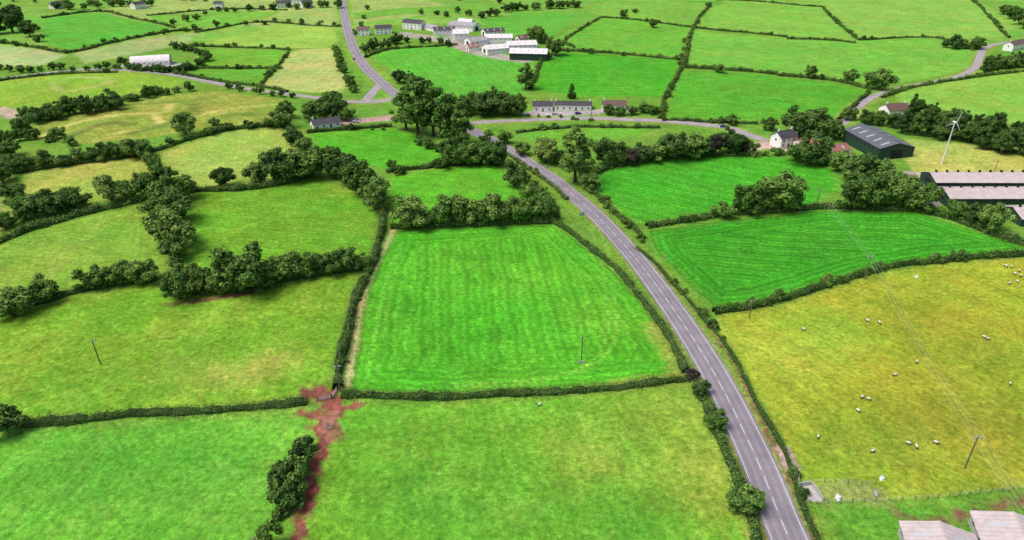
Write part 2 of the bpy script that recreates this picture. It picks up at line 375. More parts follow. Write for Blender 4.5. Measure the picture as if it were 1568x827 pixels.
R_west=catmull([(606,150),(580,155),(540,156),(500,152),(440,144),(380,136),(320,125),(280,117),(230,110),(180,107),(120,107),(60,113),(0,121),(-100,135)],3)
R_slip=catmull([(584,128),(572,140),(560,154)],2)
R_east=catmull([(712,190),(740,187),(780,185),(830,183),(900,181),(960,183),(1010,185),(1060,189),(1115,196),(1150,208),(1175,216)],3)
R_hill=catmull([(1290,190),(1300,176),(1318,160),(1340,147),(1375,136),(1420,127),(1465,118),(1492,104),(1500,88),(1508,74),(1535,66),(1600,60)],3)
# large soft colour drifts in the grass, some lighter, some darker
paint(catmull([(930,700),(1040,640),(1060,720)],3),14,(144,160,54),16,2,.45)
paint(catmull([(620,760),(800,790),(960,800)],3),10,(76,146,36),14,2,.5)
paint(catmull([(560,660),(700,680),(760,700)],3),8,(84,154,34),14,2,.4)
paint(catmull([(100,720),(260,700),(380,740)],3),10,(78,154,40),14,2,.45)
paint(catmull([(270,560),(350,575),(420,555)],3),6,(152,158,68),9,3,.55)
paint(catmull([(1300,690),(1420,640),(1568,640)],3),12,(116,136,32),16,3,.55)
paint(catmull([(1400,500),(1480,560),(1568,540)],3),10,(124,146,32),16,3,.4)
paint(catmull([(1130,520),(1200,560),(1250,500)],3),12,(138,172,46),16,3,.5)
paint(catmull([(800,420),(900,430),(940,500)],3),10,(100,176,30),14,3,.4)
paint(catmull([(620,480),(700,520),(680,570)],3),8,(58,152,20),12,3,.4)
paint(catmull([(60,600),(200,590),(330,520)],3),10,(100,154,32),16,3,.5)
paint(R_main,9,(114,158,44),3,1.2,.8); paint(R_main,5.3,(130,142,76),.8,.3)
for r_ in (R_west,R_east,R_hill): paint(r_,6,(130,154,66),2,.8,.8)
paint(catmull([(602,352),(590,378),(572,410),(556,450),(548,490),(540,540),(530,590)],2),1.3,(188,178,114),1.2,.5,.85)
MUD=(124,78,62)
paint(catmull([(495,640),(492,680),(480,735),(466,780),(450,850)],1.5),1.7,MUD,1.2,1.0)
paint(catmull([(474,602),(500,610),(508,632),(497,650)],1.5),3.2,MUD,1.8,1.6)
paint(catmull([(458,636),(500,630),(552,618)],1.5),1.4,MUD,1.5,1.2,.95)
paint(catmull([(505,640),(510,664)],1.5),2.6,(140,98,78),1.5,1.2,.9)
paint(catmull([(260,466),(320,458),(385,447)],1.5),1.4,(108,76,58),1.0,.7,.9)
paint(catmull([(1085,500),(1125,560),(1165,640),(1197,705),(1232,780),(1255,840)],2),.9,(126,90,72),.8,.4,.95)
paint(catmull([(1010,415),(1045,455),(1085,500)],2),.6,(128,100,72),.8,.4,.7)
paint(catmull([(1200,690),(1212,715)],1),2.0,(170,145,132),1,.3)
paint(catmull([(520,187),(560,184),(600,180)],2),5,(184,150,138),1,.5)
paint(catmull([(812,174),(860,174),(910,172)],2),4.5,(160,152,150),1,.5)
paint(catmull([(920,170),(965,168)],2),4,(160,155,150),1,.5)
paint(catmull([(620,52),(680,62),(740,82),(800,92)],3),8,(158,152,138),3,2)
paint(catmull([(680,48),(760,72),(830,84)],3),10,(140,140,128),3,2)
paint(catmull([(1150,226),(1175,222),(1200,228),(1230,230),(1290,237)],2),5,(186,160,150),1,.6)
paint(catmull([(1395,268),(1405,290),(1420,310)],2),5,(160,150,140),1,.6)
paint(catmull([(1410,296),(1640,288)],2),3,(160,160,145),1,.6)
paint(catmull([(1255,752),(1300,750),(1340,757)],1),3.0,(140,144,80),2.5,1.2,.7)
paint(catmull([(1380,790),(1440,797),(1568,765)],1),1.2,(122,88,68),2,1,.8)
paint(catmull([(203,100),(262,99)],2),9,(170,166,156),2,.6)
paint(catmull([(60,212),(110,190),(180,176),(250,172),(260,160)],2),3,(178,180,90),2,1,.8)
paint(catmull([(180,204),(240,192),(236,172)],2),2.5,(178,180,90),2,1,.8)
paint(catmull([(270,190),(330,170),(420,160)],2),3,(160,172,74),2,1,.7)
paint(catmull([(100,212),(160,190),(200,190)],2),4,(96,116,44),3,1,.8)
paint(catmull([(200,204),(290,180),(300,160)],2),4,(100,122,46),3,1,.75)
paint(catmull([(150,160),(240,158),(330,150)],2),3,(104,128,46),3,1,.65)
paint(catmull([(320,190),(360,175),(425,178)],2),4,(110,128,48),3,1,.6)
paint(catmull([(80,128),(120,118),(170,125),(100,140),(80,128)],2),3,(164,174,92),2.5,1,.6)
paint(catmull([(0,168),(12,172),(22,178)],2),5,(190,158,145),2,1,.9)
paint(catmull([(1000,500),(1030,545),(1042,575)],2),3.5,(144,158,60),3,1,.8)
paint(catmull([(940,590),(1000,582),(1045,575)],2),2.5,(146,158,62),2.5,1,.8)
for dx_ in (0,13):
    paint(catmull([(905+dx_,352),(922+dx_,400),(928+dx_,460),(930+dx_,510),(905+dx_*.6,555),(820,580+dx_*.4),(700,590+dx_*.3)],2),.5,(142,188,70),.7,.1,.75)
    paint(catmull([(60+dx_*.7,440),(90+dx_*.6,395),(130+dx_*.5,365),(160+dx_*.4,330)],2),.5,(164,174,86),.8,.2,.7)
    paint(catmull([(610+dx_*.6,370),(590+dx_*.7,430),(572+dx_,520),(560+dx_,585)],2),.5,(126,180,58),.7,.1,.6)
t=NT('grass_fields'); g=t.n('ShaderNodeNewGeometry'); pos=g.outputs['Position']
at=lambda nme: t.n('ShaderNodeAttribute',attribute_name=nme)
cA=at('Col').outputs['Color']; mo=at('mott').outputs['Fac']; sa=at('samp').outputs['Fac']; sk=at('scoord').outputs['Fac']
nA=t.noise(pos,.018,4); nB=t.noise(pos,.11,6,.65); nC=t.noise(pos,.75,7,.75); nD=t.noise(pos,3.5,4,.65)
v=t.mapr(nA,.3,.7,.90,1.12); v=t.math('MULTIPLY',v,t.mapr(nB,.3,.7,.80,1.20))
v=t.math('MULTIPLY',v,t.mapr(nC,.3,.7,.48,1.52)); v=t.math('MULTIPLY',v,t.mapr(nD,.3,.7,.66,1.34))
wv=t.math('ADD',sk,t.math('MULTIPLY',nB,6.0))
s1=t.math('SINE',t.math('MULTIPLY',wv,2*math.pi/2.9)); s2=t.math('SINE',t.math('MULTIPLY',wv,2*math.pi/7.3))
st=t.math('MULTIPLY',t.math('ADD',t.math('MULTIPLY',s1,.09),t.math('MULTIPLY',s2,.06)),t.math('MULTIPLY',sa,t.mapr(nC,.3,.7,.1,1.9)))
v=t.math('MULTIPLY',v,t.math('ADD',st,1.0))
vm=t.n('ShaderNodeVectorMath',operation='SCALE'); t.l(cA,vm.inputs[0]); t.l(v,vm.inputs['Scale'])
hue=t.mix(t.mapr(t.noise(pos,.03,5,.6),.35,.65,0,1),(.82,1.04,.95,1),(1.12,.99,1.05,1))
base=t.mix(1.0,vm.outputs[0],hue,'MULTIPLY')
mt=t.math('ADD',t.math('MULTIPLY',t.noise(pos,.30,8,.75),.65),t.math('MULTIPLY',t.noise(pos,.045,3),.35))
mf=t.math('MULTIPLY',t.mapr(mt,.48,.60,0,1),mo)
yel=t.mix(1.0,base,(1.75,1.25,1.8,1),'MULTIPLY')
c1=t.mix(t.math('MULTIPLY',mf,.8),base,yel)
dk=t.mapr(t.noise(pos,.45,7,.78),.53,.66,0,.65); dk=t.math('MULTIPLY',dk,mo)
c2=t.mix(dk,c1,t.mix(1.0,c1,(.46,.72,.52,1),'MULTIPLY'))
t.l(c2,t.b.inputs['Base Color']); t.b.inputs['Specular IOR Level'].default_value=.03; t.b.inputs['Roughness'].default_value=1
bp=t.n('ShaderNodeBump'); bp.inputs['Strength'].default_value=.6; bp.inputs['Distance'].default_value=.4; t.l(nC,bp.inputs['Height']); t.l(bp.outputs[0],t.b.inputs['Normal'])
me=mk_mesh('ground',np.stack([gx,gy,gz],1),[Q,C],[t.m],smooth=np.ones(len(Q)+len(C)))
ca=me.color_attributes.new('Col','FLOAT_COLOR','POINT'); ca.data.foreach_set('color',gc.ravel())
for nme,arr in (('mott',gm),('samp',gs),('scoord',gk)):
    a_=me.attributes.new(nme,'FLOAT','POINT'); a_.data.foreach_set('value',arr.astype(np.float32))
add('ground',me)
# ------------------------------------------------------------------ roads
def offs(pts):
    d=np.gradient(pts,axis=0); d/=np.linalg.norm(d,axis=1)[:,None]+1e-9
    return np.stack([-d[:,1],d[:,0]],1)
def strip(pts,a,b,lift,k=2,nn=None):
    nn=offs(pts) if nn is None else nn; V=[]
    for s in np.linspace(a,b,k):
        q=pts+nn*s; V.append(np.stack([q[:,0],q[:,1],hgt(q[:,0],q[:,1])+lift],1))
    V=np.stack(V,1).reshape(-1,3); n=len(pts)
    i,j=np.meshgrid(np.arange(n-1),np.arange(k-1),indexing='ij'); i=i.ravel();j=j.ravel()
    return V,np.stack([i*k+j,(i+1)*k+j,(i+1)*k+j+1,i*k+j+1],1)[:,::-1]
def asphalt(name,c):
    t=NT(name); g=t.n('ShaderNodeNewGeometry'); ac=t.n('ShaderNodeAttribute',attribute_name='across').outputs['Fac']
    n1=t.noise(g.outputs['Position'],.15,5,.6); n2=t.noise(g.outputs['Position'],3,4,.7)
    w=t.math('COSINE',t.math('MULTIPLY',ac,2*math.pi/1.75))
    v=t.math('MULTIPLY',t.mapr(n1,.3,.7,.82,1.18),t.mapr(n2,.3,.7,.86,1.14)); v=t.math('MULTIPLY',v,t.math('ADD',t.math('MULTIPLY',w,.10),1.0))
    vm=t.n('ShaderNodeVectorMath',operation='SCALE'); vm.inputs[0].default_value=tuple(c); t.l(v,vm.inputs['Scale'])
    t.l(vm.outputs[0],t.b.inputs['Base Color']); return t.m
M_as=asphalt('asphalt',alb((136,132,139))); M_as2=asphalt('asphalt_worn',alb((158,152,155)))
M_wh=simple('road_paint',(.66,.66,.66),.6,.25,2)
def road(name,pts,hw,lift,m):
    V,Fc=strip(pts,-hw,hw,lift,7); me=mk_mesh(name,V,[Fc],[m],smooth=np.ones(len(Fc)))
    a_=me.attributes.new('across','FLOAT','POINT'); a_.data.foreach_set('value',np.tile(np.linspace(-hw,hw,7),len(pts)).astype(np.float32))
    return add(name,me)
road('main_road',R_main,4.35,.10,M_as); road('side_road',R_west,3.2,.07,M_as2); road('side_road',R_slip,3.2,.065,M_as2)
road('side_road',R_east,3.0,.06,M_as2); road('hill_road',R_hill,2.8,.06,M_as2)
def marks(pts,off,w,dash=None,lift=.112):
    d=np.concatenate([[0],np.cumsum(np.linalg.norm(np.diff(pts,axis=0),axis=1))]); nn=offs(pts); V=[];Fc=[];n=0
    L=d[-1]
    segs=[(0,L)] if dash is None else [(s,s+dash[0]) for s in np.arange(2,L-dash[0],dash[0]+dash[1])]
    for a,b in segs:
        s=np.linspace(a,b,max(2,int((b-a)/2)+1)); q=np.stack([np.interp(s,d,pts[:,0]),np.interp(s,d,pts[:,1])],1)
        m=np.stack([np.interp(s,d,nn[:,0]),np.interp(s,d,nn[:,1])],1)
        v_,f_=strip(q,off-w/2,off+w/2,lift,2,m); V.append(v_);Fc.append(f_+n);n+=len(v_)
    return np.concatenate(V),np.concatenate(Fc)
for nm,(V,Fc) in {'road_centre_line':marks(R_main,0,.17,(4,2.4)),'road_edge_line':marks(R_main,3.65,.14),'road_edge_line.001':marks(R_main,-3.65,.14)}.items():
    add(nm,mk_mesh(nm,V,[Fc],[M_wh]))
V,Fc=marks(R_west,0,.14,(2,5),.082); add('road_centre_line',mk_mesh('rc2',V,[Fc],[M_wh]))
# ------------------------------------------------------------------ hedges
def hedge(pl,h=1.7,w=2.0,lump=.07):
    h*=1.1; w*=1.25
    pts=catmull(pl,1.0); nn=offs(pts); n=len(pts); dist=np.hypot(pts[:,0],pts[:,1])
    s=np.arange(n); k=7
    hv=h*(1+.2*np.sin(s*.31+random.uniform(0,6))+.17*np.sin(s*.93+random.uniform(0,6))+.15*np.sin(s*.07)+rng.normal(size=n)*.08)
    wv=w*(1+.22*np.sin(s*.23+random.uniform(0,6))+.14*np.sin(s*.71)+rng.normal(size=n)*.06)
    cen=pts+nn*(np.sin(s*.17)*.3+np.sin(s*.05)*.3)[:,None]
    A=np.linspace(0,math.pi,k); V=[]
    for a in A:
        r_=1+rng.normal(size=n)*.07
        o=np.cos(a)*wv/2*.82*r_; z=np.sin(a)**.6*hv*.85*r_-.1
        q=cen+nn*o[:,None]; V.append(np.stack([q[:,0],q[:,1],hgt(q[:,0],q[:,1])+z],1))
    V=np.stack(V,1).reshape(-1,3); i,j=np.meshgrid(np.arange(n-1),np.arange(k-1),indexing='ij'); i=i.ravel();j=j.ravel()
    Fc=np.stack([i*k+j,(i+1)*k+j,(i+1)*k+j+1,i*k+j+1],1)
    mb=MB(); mb.add(V,Fc,0)
    md=dist.mean(); rate=int(np.clip(6500/md,7,42)*max(h,1)/1.7); ls=.17 if md<260 else (.26 if md<500 else .42)
    m=n*rate; idx=rng.integers(0,n,m); a=rng.uniform(0,math.pi,m)
    r_=rng.uniform(.85,1.25,m); q=cen[idx]+nn[idx]*(np.cos(a)*wv[idx]/2*r_)[:,None]+rng.uniform(-.5,.5,(m,2))
    z=np.sin(a)**.6*hv[idx]*r_
    Pc=np.stack([q[:,0],q[:,1],hgt(q[:,0],q[:,1])+z],1)
    Nn=np.concatenate([nn[idx]*np.cos(a)[:,None],np.sin(a)[:,None]],1)+rng.normal(size=(m,3))*.45
    Nn/=np.linalg.norm(Nn,axis=1)[:,None]
    lv,lf=leafquads(Pc,Nn,ls); mb.add(lv,lf,1)
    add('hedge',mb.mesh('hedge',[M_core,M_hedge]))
    for i in range(n):
        if random.random()<(lump if md>235 else .03): wtree(cen[i,0]+random.uniform(-.6,.6),cen[i,1]+random.uniform(-.6,.6),random.uniform(.5,1.05) if md>235 else random.uniform(.4,.6),random.choice('bbs'))
HS=[(1.7,2.2,[(524,606),(600,610),(700,609),(800,605),(900,598),(980,590),(1052,581)]),
(1.7,2.3,[(-80,664),(40,652),(120,645),(240,635),(350,627),(470,617)]),
(2.4,2.6,[(517,597),(522,560),(532,510),(546,460),(563,420),(575,390),(583,350),(586,318)]),
(1.7,2.2,[(852,342),(872,357),(912,387),(950,421),(986,462),(1015,502),(1040,542),(1052,572)]),
(1.8,2.4,[(1066,590),(1090,642),(1110,690),(1130,742),(1148,790),(1160,850)]),
(1.0,1.2,[(975,380),(1010,412),(1045,452),(1075,486),(1100,512),(1125,550),(1155,605),(1185,662),(1208,712),(1232,780),(1262,850)]),
(1.9,2.3,[(1092,480),(1150,472),(1200,459),(1260,441),(1330,417),(1380,407),(1440,400),(1500,395),(1568,392),(1750,390)]),
(2.2,3.0,[(990,348),(1050,340),(1110,330),(1240,320),(1290,318),(1400,322)]),
(2.2,2.6,[(1400,322),(1450,334),(1500,352),(1568,376),(1650,398)]),
(2.0,2.4,[(598,350),(640,349),(700,347),(850,340)]),
(2.0,3.0,[(-80,512),(0,482),(60,464),(140,443),(240,428)]),
(2.5,4.0,[(262,450),(330,448),(380,440),(440,428),(500,418),(560,410)]),
(2.2,3.0,[(290,294),(400,288),(480,270)]),(2.2,3,[(-60,395),(0,372),(60,348),(150,324),(235,302)]),
(2.2,3,[(262,296),(264,340),(270,390),(268,440)]),
(2,2.4,[(215,232),(238,262),(262,292)]),(2,2.4,[(20,266),(120,251),(215,237),(340,201),(430,193)]),
(2.2,3,[(440,192),(460,226),(490,244),(530,278),(560,298),(586,318)]),
(1.8,2,[(470,204),(540,198),(600,194)]),(2,2.6,[(592,264),(640,259),(690,253),(770,250)]),
(2,2.4,[(788,262),(815,288),(848,322),(852,342)]),(2,2.6,[(640,210),(690,240),(700,250)]),
(1.5,2,[(905,292),(932,318),(960,342),(985,366)]),(2,2.4,[(905,268),(960,252),(1060,240),(1150,238)]),
(1.8,2.2,[(860,78),(950,83),(1045,92)]),(1.8,2.2,[(1048,90),(1036,120),(1018,150),(1012,182)]),
(1.8,2.2,[(1088,8),(1062,42),(1048,100)]),(2.2,3,[(1048,104),(1120,108),(1190,114)]),(2,2.6,[(1190,116),(1270,123),(1335,137)]),
(1.8,2.4,[(1062,43),(1150,51),(1205,57)]),(1.8,2.4,[(1205,60),(1270,62),(1310,66)]),(1.5,2,[(1260,12),(1290,42),(1316,62)]),
(1.5,2,[(1316,62),(1430,58),(1490,78)]),(1.5,2,[(920,27),(1000,34),(1058,42)]),(1.5,2,[(1110,0),(1180,4),(1262,11)]),
(1.5,2,[(880,74),(868,60),(920,27)]),(2,2.6,[(828,92),(812,138)]),
(1.8,2.2,[(1350,150),(1400,134),(1470,122),(1568,110),(1700,104)]),(1.8,2.2,[(1330,142),(1300,168),(1284,184)]),
(1.8,2.4,[(0,66),(60,74),(110,80),(170,66),(260,49),(310,46)]),(1.8,2.4,[(65,28),(155,18),(210,30),(268,43)]),
(1.5,2,[(225,24),(330,15),(440,16)]),(1.5,2,[(300,50),(400,34),(520,41)]),(1.5,2.2,[(290,70),(400,74),(445,77)]),
(1.5,2.2,[(300,105),(430,105)]),(1.5,2.2,[(265,112),(330,124),(400,133),(440,141)]),(1.2,1.6,[(442,80),(398,131)]),
(1.8,2.4,[(60,172),(170,158),(250,142)]),(1.5,2,[(0,124),(80,115),(180,111)]),
(1.4,1.8,[(735,211),(790,246),(840,280),(870,306)]),(1.5,2,[(790,204),(870,196),(1010,196)]),
(1.6,2,[(1015,184),(1100,188),(1160,190)]),(1.6,2,[(560,88),(600,76),(700,69)]),(1.6,2,[(690,162),(800,156)]),
(1.8,2,[(1385,206),(1480,216),(1568,238),(1700,262)]),(1.5,2,[(1545,58),(1500,10),(1480,-8)])]
for h,w,pl in HS: hedge(pl,h,w)
# rough grass tussocks on verges and hedge bottoms (one mass)
M_tus=foliage('rough_grass',(.08,.15,.03),(.16,.25,.055),(.30,.35,.11),.5)
TP=[]
dd=np.hypot(R_main[:,0],R_main[:,1]); nn=offs(R_main)
for i in np.nonzero(dd<420)[0]:
    for sgn in (-1,1):
        m=14; o=rng.uniform(4.9,8.2,m)*sgn; TP.append(R_main[i]+nn[i]*o[:,None]+rng.uniform(-1,1,(m,2)))
for k_ in (0,1,2,3,6):
    pts=catmull(HS[k_][2],1.0); nn=offs(pts)
    for i in range(len(pts)):
        m=6; o=rng.choice([-1,1],m)*rng.uniform(1.4,2.8,m); TP.append(pts[i]+nn[i]*o[:,None]+rng.uniform(-.5,.5,(m,2)))
TP=np.concatenate(TP); m=len(TP); Pc=np.stack([TP[:,0],TP[:,1],hgt(TP[:,0],TP[:,1])+rng.uniform(.05,.3,m)],1)
Nn=rng.normal(size=(m,3))*.6; Nn[:,2]+=.8; Nn/=np.linalg.norm(Nn,axis=1)[:,None]
lv,lf=leafquads(Pc,Nn,.22); add('verge_grass',mk_mesh('verge_grass',lv,[lf],[M_tus]))
# ------------------------------------------------------------------ buildings
def roofmat(name,c,rib=0.0):
    t=NT(name); g=t.n('ShaderNodeTexCoord'); n=t.noise(g.outputs['Object'],.5,5,.65)
    v=t.mapr(n,.3,.7,.80,1.12)
    if rib:
        sx=t.n('ShaderNodeSeparateXYZ'); t.l(g.outputs['Object'],sx.inputs[0])
        w=t.math('SINE',t.math('MULTIPLY',sx.outputs[0],2*math.pi/rib)); v=t.math('MULTIPLY',v,t.math('ADD',t.math('MULTIPLY',w,.06),1.0))
    vm=t.n('ShaderNodeVectorMath',operation='SCALE'); vm.inputs[0].default_value=tuple(c); t.l(v,vm.inputs['Scale'])
    t.l(vm.outputs[0],t.b.inputs['Base Color']); t.b.inputs['Roughness'].default_value=.6; return t.m
RF={'slate':roofmat('slate_roof',alb((80,76,82)),.6),'grey':roofmat('metal_roof_grey',alb((158,158,162)),1.0),'white':roofmat('white_roof',alb((226,222,222)),1.2),
'cream':roofmat('fibre_cement_roof',alb((192,182,180)),1.1),'red':roofmat('tile_roof',alb((152,108,96)),.6),'brown':roofmat('brown_roof',alb((112,90,86)),.6),'dark':roofmat('metal_roof_dark',alb((100,106,112)),1.0)}
WL={'white':simple('white_render',(.84,.84,.82),.8,.04),'green':simple('green_cladding',alb((44,70,60)),.6,.1),'grey':simple('block_wall',(.40,.40,.38),.9,.12),
'cream':simple('cream_wall',(.68,.64,.56),.8,.08)}
M_gl=simple('window_glass',(.03,.035,.04),.15,.1,1,.6); M_door=simple('door_paint',(.12,.05,.04),.5,.1); M_sky=simple('rooflight',alb((182,188,194)),.4,.05)
M_dk=simple('dark_opening',(.02,.02,.02),.9,.1)
def building(name,p1,p2,W,wh,rh,wall='white',roof='slate',style='house',chim=0):
    x,y,z=U([p1[0],p2[0]],[p1[1],p2[1]]); L=math.hypot(x[1]-x[0],y[1]-y[0]); ang=math.atan2(y[1]-y[0],x[1]-x[0])
    cx,cy=x.mean(),y.mean(); z0=float(hgt(cx,cy))
    root=add(name,None,loc=(cx,cy,z0),rot=(0,0,ang)); l,w=L/2,W/2; b=-2.0
    mb=MB(); V=[(-l,-w,b),(l,-w,b),(l,w,b),(-l,w,b),(-l,-w,wh),(l,-w,wh),(l,w,wh),(-l,w,wh),(-l,0,wh+rh),(l,0,wh+rh)]
    mb.add(V,[[0,1,5,4],[2,3,7,6]]); mb.add(V,[[1,2,6,9,5],[3,0,4,8,7]]); add('walls',mb.mesh('walls',[WL[wall]]),root)
    o=.4; mb=MB(); sl=rh/w; th_=.18
    if style=='barrel':
        aa=np.linspace(0,math.pi,13); V=[]
        for xx in (-l-.3,l+.3):
            for a in aa: V.append((xx,-math.cos(a)*(w+.15),wh*.4+math.sin(a)*(wh*.6+rh+.1)))
        mb.add(V,[[i,i+13,i+14,i+1] for i in range(12)],0,True)
    else:
        for s in (-1,1):
            y0,z0_=s*(w+o),wh-o*sl+.05; y1,z1_=0,wh+rh+.05
            V=[(-l-o,y0,z0_),(l+o,y0,z0_),(l+o,y1,z1_),(-l-o,y1,z1_)]; V+= [(a,b_,c+th_) for a,b_,c in V]
            mb.add(V,[[0,3,2,1],[4,5,6,7],[0,1,5,4],[1,2,6,5],[3,0,4,7]])
    add('roof',mb.mesh('roof',[RF[roof]]),root)
    mb=MB(); mb.box((0,0,wh+rh+.22),(2*l+.9,.35,.14)); 
    if style!='barrel': add('ridge_cap',mb.mesh('ridge',[RF[roof]]),root)
    mb=MB(); n=max(2,int(L/3.6))
    if style=='house':
        for s in (-1,1):
            for i in range(n):
                xx=-l+(i+.5)*L/n
                for fl in range(1 if wh<4 else 2):
                    if i==n//2 and fl==0: continue
                    mb.box((xx,s*(w+.02),1.5+fl*2.6),(1.0,.1,1.0),0); mb.box((xx,s*(w+.05),.9+fl*2.6),(1.2,.16,.1),1)
        for s in (-1,1): mb.box((s*(l+.02),0,1.5 if wh<4 else 4),(.1,1.1,1.1),0)
        add('windows',mb.mesh('windows',[M_gl,WL['cream']]),root)
        mb=MB(); mb.box((-l+(n//2+.5)*L/n,-(w+.03),1.05),(1.0,.12,2.1)); mb.box((-l+(n//2+.5)*L/n,(w+.03),1.05),(1.0,.12,2.1)); add('door',mb.mesh('door',[M_door]),root)
        mb=MB()
        for i in range(chim):
            xx=-l+1+(2*l-2)*(i/(max(chim-1,1))); mb.box((xx,0,wh+rh+.6),(.9,.6,1.6)); mb.tube([(xx,0,wh+rh+1.4),(xx,0,wh+rh+1.8)],[.14,.12],8)
        if chim: add('chimneys',mb.mesh('chimney',[WL['white']]),root)
    else:
        for s in (-1,1): mb.box((s*(l+.02),0,wh*.42),(.1,W*.34,wh*.84),0)
        for i in range(n): mb.box((-l+(i+.5)*L/n,-(w+.02),wh*.7),(1.2,.08,.5),0); mb.box((-l+(i+.5)*L/n,(w+.02),wh*.7),(1.2,.08,.5),0)
        add('doors_and_vents',mb.mesh('dv',[M_dk]),root)
        if style=='shed':
            mb=MB()
            for i in range(max(2,int(L/6))):
                xx=-l+(i+.5)*L/max(2,int(L/6))
                for s in (-1,1):
                    y0,y1=s*w*.75,s*w*.3; zf=lambda yy: wh+rh-abs(yy)*sl+.05+th_+.03
                    V=[(xx-.5,y0,zf(y0)),(xx+.5,y0,zf(y0)),(xx+.5,y1,zf(y1)),(xx-.5,y1,zf(y1))]; mb.add(V,[[0,1,2,3]] if s<0 else [[3,2,1,0]])
            add('rooflights',mb.mesh('rl',[M_sky]),root)
        if style=='poultry':
            mb=MB()
            for i in range(int(L/5)): mb.box((-l+(i+.5)*5,0,wh+rh+.55),(.7,.7,.8)); mb.box((-l+(i+.5)*5,0,wh+rh+1.0),(.95,.95,.1))
            add('roof_vents',mb.mesh('rv',[M_dk]),root)
    return root
building('agricultural_shed',(1314,214),(1370,243),19,6,2.6,'green','dark','shed')
building('poultry_house',(1418,285),(1650,277),13.5,2.4,2.4,'green','cream','poultry')
building('poultry_house',(1438,309),(1680,300),13.5,2.4,2.4,'green','cream','poultry')
building('poultry_house',(1545,336),(1700,330),13.5,2.4,2.4,'green','cream','poultry')
building('livestock_shed',(1428,826),(1456,900),13.5,2.8,1.8,'grey','cream','shed')
building('livestock_shed',(1540,812),(1575,890),14.5,2.8,1.9,'grey','cream','shed')
building('bungalow',(478,195),(520,192),8,3.0,1.9,'white','slate','house',1)
building('roadside_inn',(816,169),(846,168),8,3.8,2.0,'white','slate','house',2)
building('roadside_inn',(849,168),(905,166),7,3.5,1.6,'white','slate','house',2)
building('bungalow',(922,166),(958,165),7,3.0,1.8,'white','brown','house',1)
building('farmhouse',(1186,225),(1210,219),8,5.4,2.8,'white','slate','house',2)
building('farm_outbuilding',(1220,228),(1256,222),8,3,1.8,'cream','red','shed')
building('farm_outbuilding',(1256,240),(1292,232),9,3.2,1.8,'white','red','shed')
building('detached_house',(1352,176),(1384,174),10,3.8,2.8,'white','brown','house',2)
building('farmhouse',(620,43),(648,45),9,6.2,2.6,'white','slate','house',2)
for a in [((655,44),(672,48),10,3,2,'white','grey'),((664,52),(696,50),14,4,2,'white','slate'),((692,44),(730,47),16,5,2.5,'white','grey'),((704,38),(724,40),9,4,2.5,'white','white'),
 ((694,60),(716,58),14,5.5,3,'white','white'),((716,70),(742,66),14,4,2.4,'white','grey'),((742,82),(775,78),14,4,2.4,'white','white'),((716,78),(732,76),8,3.5,2,'white','red'),
 ((742,64),(784,62),15,4,2,'white','white'),((782,88),(838,90),16,5,2.6,'green','white'),((776,76),(820,74),15,4.5,2.2,'white','white'),((740,55),(770,52),12,4,2,'white','slate'),((792,66),(812,64),9,4,2.4,'cream','brown')]:
    building('farm_shed',a[0],a[1],a[2],a[3],a[4],a[5],a[6],'shed')
building('polytunnel_barn',(203,99),(262,97),15,3,3.5,'white','white','barrel')
for a in [((424,12),(446,10)),((446,6),(470,5)),((330,12),(342,12)),((1542,78),(1570,72)),((1575,90),(1600,86)),((204,14),(222,12)),((462,12),(478,10)),((575,52),(600,50)),((80,14),(98,12)),((548,54),(566,53))]:
    building('distant_house',a[0],a[1],8,5.4,2.4,'white',random.choice(['slate','brown']),'house',1)
# ------------------------------------------------------------------ poles, wires, turbine
M_wood=simple('pole_wood',(.16,.12,.09),.9,.2); M_met=simple('galvanised_metal',(.45,.46,.47),.5,.1,2,.4)
def pole(px,py,h=9.5,arm=1.2,ang=0.4,name='electricity_pole'):
    x,y,z=[float(k) for k in U(px,py)]; r=add(name,None,loc=(x,y,z),rot=(0,0,ang))
    mb=MB(); mb.tube([(0,0,-1),(0,0,h*.5),(0,0,h)],[.2,.17,.13],8); add('post',mb.mesh('post',[M_wood]),r)
    mb=MB(); mb.box((0,.16,h-.5),(2*arm,.14,.16)); mb.tube([(-arm*.8,.16,h-.5),(0,.1,h-1.5)],[.04,.04],5); mb.tube([(arm*.8,.16,h-.5),(0,.1,h-1.5)],[.04,.04],5)
    add('crossarm',mb.mesh('arm',[M_met]),r)
    mb=MB()
    for s in (-1,0,1): mb.tube([(s*arm*.9,.16,h-.42),(s*arm*.9,.16,h-.25),(s*arm*.9,.16,h-.1)],[.09,.13,.07],8)
    add('insulators',mb.mesh('ins',[M_met]),r)
    return (x,y,z+h-.1,ang,arm)
pA=pole(1250,318,9,1.2,.1); pB=pole(1323,428,10,1.4,.1); pC=pole(1477,717,10,1.4,.1); pD=pole(1640,960,10,1.3,.1)
pole(154,558,8.5,.9,.5); pole(890,551,8.5,.7,.9); pole(521,600,9,1.2,.2); pole(1147,487,7,.6,.4); pole(1520,270,8,.8,.3); pole(905,180,8,.6,.2)
def wires(a,b):
    mb=MB()
    for s in (-1,0,1):
        A=np.array([a[0]+math.cos(a[3])*s*a[4]*.9,a[1]+math.sin(a[3])*s*a[4]*.9,a[2]]); B=np.array([b[0]+math.cos(b[3])*s*b[4]*.9,b[1]+math.sin(b[3])*s*b[4]*.9,b[2]])
        tt=np.linspace(0,1,25)[:,None]; pts=A+(B-A)*tt; pts[:,2]-=(4*1.6*tt*(1-tt))[:,0]; mb.tube(pts,[.022]*25,4)
    add('power_lines',mb.mesh('wires',[M_met]))
wires(pA,pB);wires(pB,pC);wires(pC,pD)
x,y,z=[float(k) for k in U(1442,251)]; r=add('wind_turbine',None,loc=(x,y,z),rot=(0,0,.25))
